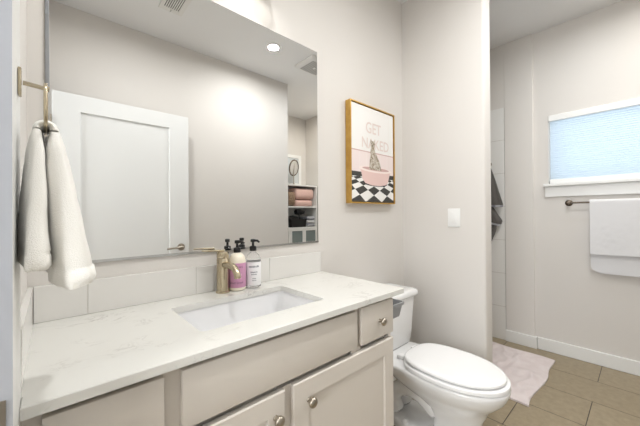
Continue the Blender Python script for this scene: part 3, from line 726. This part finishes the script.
# saddle over the ring
rings = []
for i in range(13):
    a = PI*i/12; cx, cz = .033-.0105*math.cos(a), 1.299+.0105*math.sin(a)
    rings.append([(cx+.006*math.cos(a)*-math.cos(k), ry+.036*math.copysign(abs(math.sin(k))**.6, math.sin(k)), cz+.006*math.sin(a)*math.cos(k)) for k in [2*PI*q/20 for q in range(20)]])
loft(bm, rings)
tag(obj('hand_towel', bm, M['terry'], smooth=60), 'cream white hand towel pulled through the towel ring left of the mirror', 'towel')

# ------------------------------------------------------------------ towel bar + bath towel
bz, bx = 1.238, FX-.058
tb = thing('towel_bar', 'brushed metal towel bar on the wall below the window', 'towel bar', (FX, -1.1, bz))
for y in (-.785, -1.42):
    bm = nb(); lathe(bm, [(.025, -.0003), (.025, -.006), (.018, -.010), (.009, -.013), (.009, -.045), (.0115, -.048), (.0115, -.068), (.008, -.070)], (FX, y, bz), 'x', 28); obj('post', bm, M['dnick'], tb, 40)
bm = nb(); tube(bm, [(bx, -.79, bz), (bx, -1.415, bz)], .0068, 16); obj('bar', bm, M['dnick'], tb, 60)
def drape(bm, y0, y1, rad, th, zb, zf, nz=26, ny=40, cr=0, seed=0):
    # sheet over the bar: wall side hangs to zb, room side to zf; solid of thickness th
    prof = []
    for i in range(nz): prof.append(('b', zb+(bz-zb)*i/nz))
    for i in range(13): prof.append(('a', PI*i/12))
    for i in range(1, nz+1): prof.append(('f', bz-(bz-zf)*i/nz))
    def pt(k, y, r):
        kind, v = prof[k]
        wv = .006*noise.noise(Vector((y*7+seed, v*3, .3)))+.0018*noise.noise(Vector((y*40, v*40, seed)))
        if kind == 'b': return Vector((bx+r+wv*.5*min(1, (bz-v)*6), y, v))
        if kind == 'f': return Vector((bx-r-abs(wv)*min(1, (bz-v)*6), y, v))
        return Vector((bx+r*math.cos(v), y, bz+r*math.sin(v)))
    K = len(prof); g = {}
    for side, r in ((0, rad), (1, rad+th)):
        for k in range(K):
            for q in range(ny+1):
                y = y0+(y1-y0)*q/ny
                p = pt(k, y, r)
                if cr and prof[k][0] == 'b':
                    dz = prof[k][1]-zb
                    if dz < cr:
                        ins = cr-math.sqrt(max(0, cr*cr-(cr-dz)**2)); p.y = y0-ins+(y1-y0+2*ins)*q/ny
                if prof[k][0] == 'f': p.z -= .004*math.sin(q/ny*5+seed)*(bz-p.z)
                g[side, k, q] = bm.verts.new(p)
    for side in (0, 1):
        for k in range(K-1):
            for q in range(ny): bm.faces.new((g[side, k, q], g[side, k+1, q], g[side, k+1, q+1], g[side, k, q+1]))
    for k in range(K-1):
        for q in (0, ny): bm.faces.new((g[0, k, q], g[0, k+1, q], g[1, k+1, q], g[1, k, q]))
    for k in (0, K-1):
        for q in range(ny): bm.faces.new((g[0, k, q], g[0, k, q+1], g[1, k, q+1], g[1, k, q]))
bm = nb(); drape(bm, -.915, -1.34, .0085, .012, .705, .848, cr=.055, seed=2)
tag(obj('bath_towel', bm, M['terry2'], smooth=60), 'white bath towel folded over the bar below the window', 'towel')

# ------------------------------------------------------------------ dark towel on a hook at the shower wall
hk = thing('robe_hook', 'small metal hook on the shower tile holding the dark towel', 'hook', (FXJ-.004, -.215, 1.62))
bm = nb(); lathe(bm, [(.018, -.0003), (.018, -.006), (.006, -.008), (.006, -.03)], (FXJ-.004, -.215, 1.62), 'x', 20); tube(bm, bez((FXJ-.033, -.215, 1.62), (FXJ-.045, -.215, 1.615), (FXJ-.05, -.215, 1.63), (FXJ-.05, -.215, 1.65)), .005, 10); obj('prong', bm, M['nickel'], hk, 50)
bm = nb()
def tier(keys, ph):
    rings = []
    for z, yl, yr, th in interp(keys, 14):
        yc, hw = (yl+yr)/2, (yl-yr)/2; ring = []
        for i in range(36):
            a = 2*PI*i/36; c, s = math.cos(a), math.sin(a); u = math.copysign(abs(c)**.8, c)
            x = 3.056+th*math.copysign(abs(s)**.7, s)*(1+.25*math.sin(u*9+ph)); ring.append((x+.006*math.sin(u*7+ph), yc+hw*u, z+.02*math.sin(u*2.2+ph)*(1.6-z)))
        rings.append(ring)
    return rings
r1 = tier([(1.612, -.20, -.228, .012), (1.56, -.18, -.246, .02), (1.45, -.15, -.28, .026), (1.32, -.12, -.315, .03), (1.24, -.10, -.338, .032)], 0)
loft(bm, r1, mi=0)
loft(bm, tier([(1.238, -.10, -.338, .030), (1.222, -.10, -.336, .030)], 0), mi=1)
loft(bm, tier([(1.235, -.11, -.25, .02), (1.17, -.12, -.285, .024), (1.10, -.13, -.33, .026), (1.07, -.13, -.32, .026)], 1.0), mi=0)
loft(bm, tier([(1.068, -.13, -.318, .024), (1.054, -.13, -.312, .024)], 1.0), mi=1)
loft(bm, tier([(1.06, -.14, -.285, .02), (1.0, -.15, -.275, .02), (.93, -.17, -.25, .016), (.90, -.19, -.235, .01)], 2.0), mi=0)
tag(obj('bath_towel', bm, [M['dterry'], M['gcloth']], smooth=60), 'dark grey towel hanging in folds from the hook past the partition wall', 'towel')

# ------------------------------------------------------------------ bath mat
bm = nb(); nx, ny = 60, 46
def mp(u, v):
    # u along x (0 near toilet .. 1 near window wall), v along y (0 right edge .. 1 behind)
    a = Vector((2.135, -.62)).lerp(Vector((2.93, -.722)), u) if False else None
    c00, c10, c11, c01 = Vector((2.145, -.722)), Vector((2.935, -.722)), Vector((2.955, -.205)), Vector((2.13, -.205))
    p = (c00.lerp(c10, u)).lerp(c01.lerp(c11, u), v)
    ex = .012*noise.noise(Vector((u*5, v*5, 3)))
    p.y += (.010*math.sin(u*9)+ex)*(1-v); p.x += .008*math.sin(v*8)
    r = .5+.5*noise.noise(Vector((u*3.5+4, v*3.2, 1.5))); r2 = abs(noise.noise(Vector((u*5.5+v*3, v*6-u*2, 7.7))))
    e = min(1, min(u, 1-u, v, 1-v)*12)
    z = .006+.020*r*r*e+.05*max(0, .28-r2)*e
    return p.x, p.y, z
g = {}
for s in (0, 1):
    for i in range(nx+1):
        for k in range(ny+1):
            x, y, z = mp(i/nx, k/ny); g[s, i, k] = bm.verts.new((x, y, z+(.007 if s else 0)-(.0045 if not s else 0)))
for s in (0, 1):
    for i in range(nx):
        for k in range(ny):
            f_ = bm.faces.new((g[s, i, k], g[s, i+1, k], g[s, i+1, k+1], g[s, i, k+1])); f_.material_index = 0 if s else 1
for i in range(nx):
    for k in (0, ny): bm.faces.new((g[0, i, k], g[0, i+1, k], g[1, i+1, k], g[1, i, k]))
for k in range(ny):
    for i in (0, nx): bm.faces.new((g[0, i, k], g[0, i, k+1], g[1, i, k+1], g[1, i, k]))
tag(obj('bath_mat', bm, [M['rug'], M['rugb']], smooth=70), 'wrinkled pale pink bath mat on the tile floor beyond the toilet', 'bath mat')

# ------------------------------------------------------------------ linen shelves seen in the mirror
US = thing('linen_shelf', 'white open linen shelf unit with glass pane doors below, reflected in the mirror', 'shelf unit', (2.71, -2.4, 0))
UX0, UX1, UY0, UY1 = 2.30, 3.105, -2.545, -2.25
bm = nb(); box(bm, UX0, UX0+.018, UY0, UY1, 0, 1.60); obj('side_panel', bm, M['shelf'], US)
bm = nb(); box(bm, UX1-.018, UX1, UY0, UY1, 0, 1.60); obj('side_panel', bm, M['shelf'], US)
bm = nb(); box(bm, UX0+.018, UX1-.018, UY0, UY0+.006, .05, 1.58); obj('back_panel', bm, M['shelf'], US)
for z in (1.582, 1.262, .952, .60, .28, .05):
    bm = nb(); box(bm, UX0+.0182, UX1-.0182, UY0+.0062, UY1-.002, z, z+.018); obj('shelf', bm, M['shelf'], US)
for x0, x1 in ((2.322, 2.574), (2.576, 2.830), (2.832, 3.086)):
    bm = nb(); 
    zz0, zz1, st = .70, .948, .03
    for a in ((x0, x0+st, zz0, zz1), (x1-st, x1, zz0, zz1), (x0+st, x1-st, zz0, zz0+.04), (x0+st, x1-st, zz1-st, zz1)): box(bm, a[0], a[1], UY1-.0015, UY1+.017, a[2], a[3])
    dd = obj('door', bm, M['shelf'], US)
    bm = nb(); box(bm, x0+st, x1-st, UY1+.004, UY1+.008, zz0+.04, zz1-st); obj('pane', bm, M['tealg'], dd)
ZT = 1.6003
fr = thing('leaning_picture', 'white framed panel leaning behind the round mirror on the top shelf', 'picture', (2.7, -2.52, ZT))
bm = nb(); fx0, fx1, fz1 = 2.42, 3.01, 2.095
for a in ((fx0, fx0+.05, ZT, fz1), (fx1-.05, fx1, ZT, fz1), (fx0+.05, fx1-.05, ZT, ZT+.05), (fx0+.05, fx1-.05, fz1-.05, fz1)): box(bm, a[0], a[1], -2.545, -2.52, a[2], a[3], .002)
obj('frame', bm, M['shelf'], fr); bm = nb(); box(bm, fx0+.05, fx1-.05, -2.544, -2.53, ZT+.05, fz1-.05); obj('panel', bm, M['bluep'], fr)
sm = thing('standing_mirror', 'round tilting vanity mirror on a stand on the top linen shelf', 'mirror', (2.74, -2.36, ZT))
mc = Vector((2.74, -2.36, 1.86)); nrm = Vector((.32, .9, -.18)).normalized()
e1 = Vector((1, 0, 0)); e1 = (e1-nrm*e1.dot(nrm)).normalized(); e2 = nrm.cross(e1)
def disc(bm, r, h0, h1, n=36, ax=1.0):
    loft(bm, [[mc+nrm*h+(e1*math.cos(2*PI*i/n)+e2*math.sin(2*PI*i/n)*ax)*r for i in range(n)] for h in (h0, h1)])
bm = nb(); tube(bm, [mc+(e1*math.cos(2*PI*i/40)+e2*math.sin(2*PI*i/40))*.115 for i in range(41)], .010, 10); obj('rim', bm, M['dnick'], sm, 60)
bm = nb(); disc(bm, .113, -.004, .003); obj('mirror_glass', bm, M['mirror'], sm, 40)
bm = nb(); lathe(bm, [(.055, 0), (.055, .006), (.02, .014), (.007, .03), (.006, .11), (.008, .125)], (2.74, -2.365, ZT), 'z', 24); tube(bm, [(2.74, -2.365, 1.722), (2.74, -2.375, 1.74), mc-nrm*.004-e2*.116], .006, 8); obj('stand', bm, M['nickel'], sm, 50)
def folded(x0, x1, y0, y1, z0, z1, name, m, label, group=None):
    bm = nb(); rings = []
    n = 28
    for i in range(25):
        t = i/24; x = x0+(x1-x0)*t; e = 1-.35*max(0, 1-min(t, 1-t)*14)**2; ring = []
        for k in range(n):
            a = 2*PI*k/n; c, s = math.cos(a), math.sin(a)
            yy = (y0+y1)/2+(y1-y0)/2*math.copysign(abs(c)**.6, c)*e; hz = (z1-z0)/2; zz = (z0+z1)/2+hz*math.copysign(abs(s)**.55, s)*e
            zz += (.006*noise.noise(Vector((x*12, yy*12, zz*3))) if s > 0.3 else 0)
            ring.append((x, yy, max(z0, zz)))
        rings.append(ring)
    loft(bm, rings); return tag(obj(name, bm, m, smooth=60), label, 'towel', group)
SZ = 1.2803
folded(2.70, 3.04, -2.53, -2.27, SZ, SZ+.10, 'folded_towel', M['pinkt'], 'flat folded pink towel under the rolled one on the shelf', None)
folded(2.70, 3.06, -2.53, -2.265, SZ+.101, SZ+.275, 'folded_towel', M['pinkt'], 'thick pink rolled towel on top of the flat folded one', None)
folded(2.57, 2.692, -2.50, -2.262, SZ, SZ+.22, 'knit_throw', M['knit'], 'brown knitted bundle beside the pink towels', None)
BZ = .9703
bk = thing('storage_basket', 'black fabric basket on the lower open shelf', 'basket', (2.76, -2.39, BZ))
bm = nb(); loft(bm, [rrect(2.62, 2.90, -2.52, -2.27, .02, BZ), rrect(2.61, 2.91, -2.53, -2.26, .02, BZ+.125), rrect(2.617, 2.903, -2.523, -2.267, .02, BZ+.125), rrect(2.627, 2.893, -2.513, -2.277, .02, BZ+.006)]); obj('body', bm, M['bcloth'], bk, 40)
bm = nb(); rings = []
for i in range(13):
    t = i/12; r = .105*math.cos(t*PI/2)**.6+.002; rings.append([(2.72+.02*t+r*1.15*math.cos(2*PI*k/20)*(1+.1*math.sin(3*k+t*3)), -2.39+r*.95*math.sin(2*PI*k/20), BZ+.10+.075*t+.006*math.sin(k*1.7)*(1-t)) for k in range(20)])
loft(bm, rings); obj('cloth', bm, M['bcloth'], bk, 60)
hd = thing('hair_dryer', 'black hair dryer lying on the stuffed black basket', 'hair dryer', (2.80, -2.33, BZ+.12))
hc = Vector((2.825, -2.35, 1.197))
bm = nb(); lathe(bm, [(.02, -.075), (.037, -.07), (.043, -.03), (.043, .02), (.033, .05), (.028, .085), (.024, .086)], hc, 'x', 24); obj('barrel', bm, M['black'], hd, 50)
bm = nb(); tube(bm, [hc+Vector((-.02, .02, -.03)), hc+Vector((-.035, .05, -.07)), (2.775, -2.272, 1.105)], [.018, .016, .014], 14); obj('grip', bm, M['black'], hd, 50)
for k, (a, b, mm, lab) in enumerate(((0, .055, 'gcloth', 'grey mottled folded towel at the base of the shelf pile'), (.056, .10, 'terry2', 'white folded towel in the middle of the shelf pile'), (.101, .16, 'gcloth', 'grey and white folded towel topping the shelf pile'))):
    folded(2.925, 3.08, -2.52, -2.27, BZ+a, BZ+b, 'folded_towel', M[mm], lab, None)
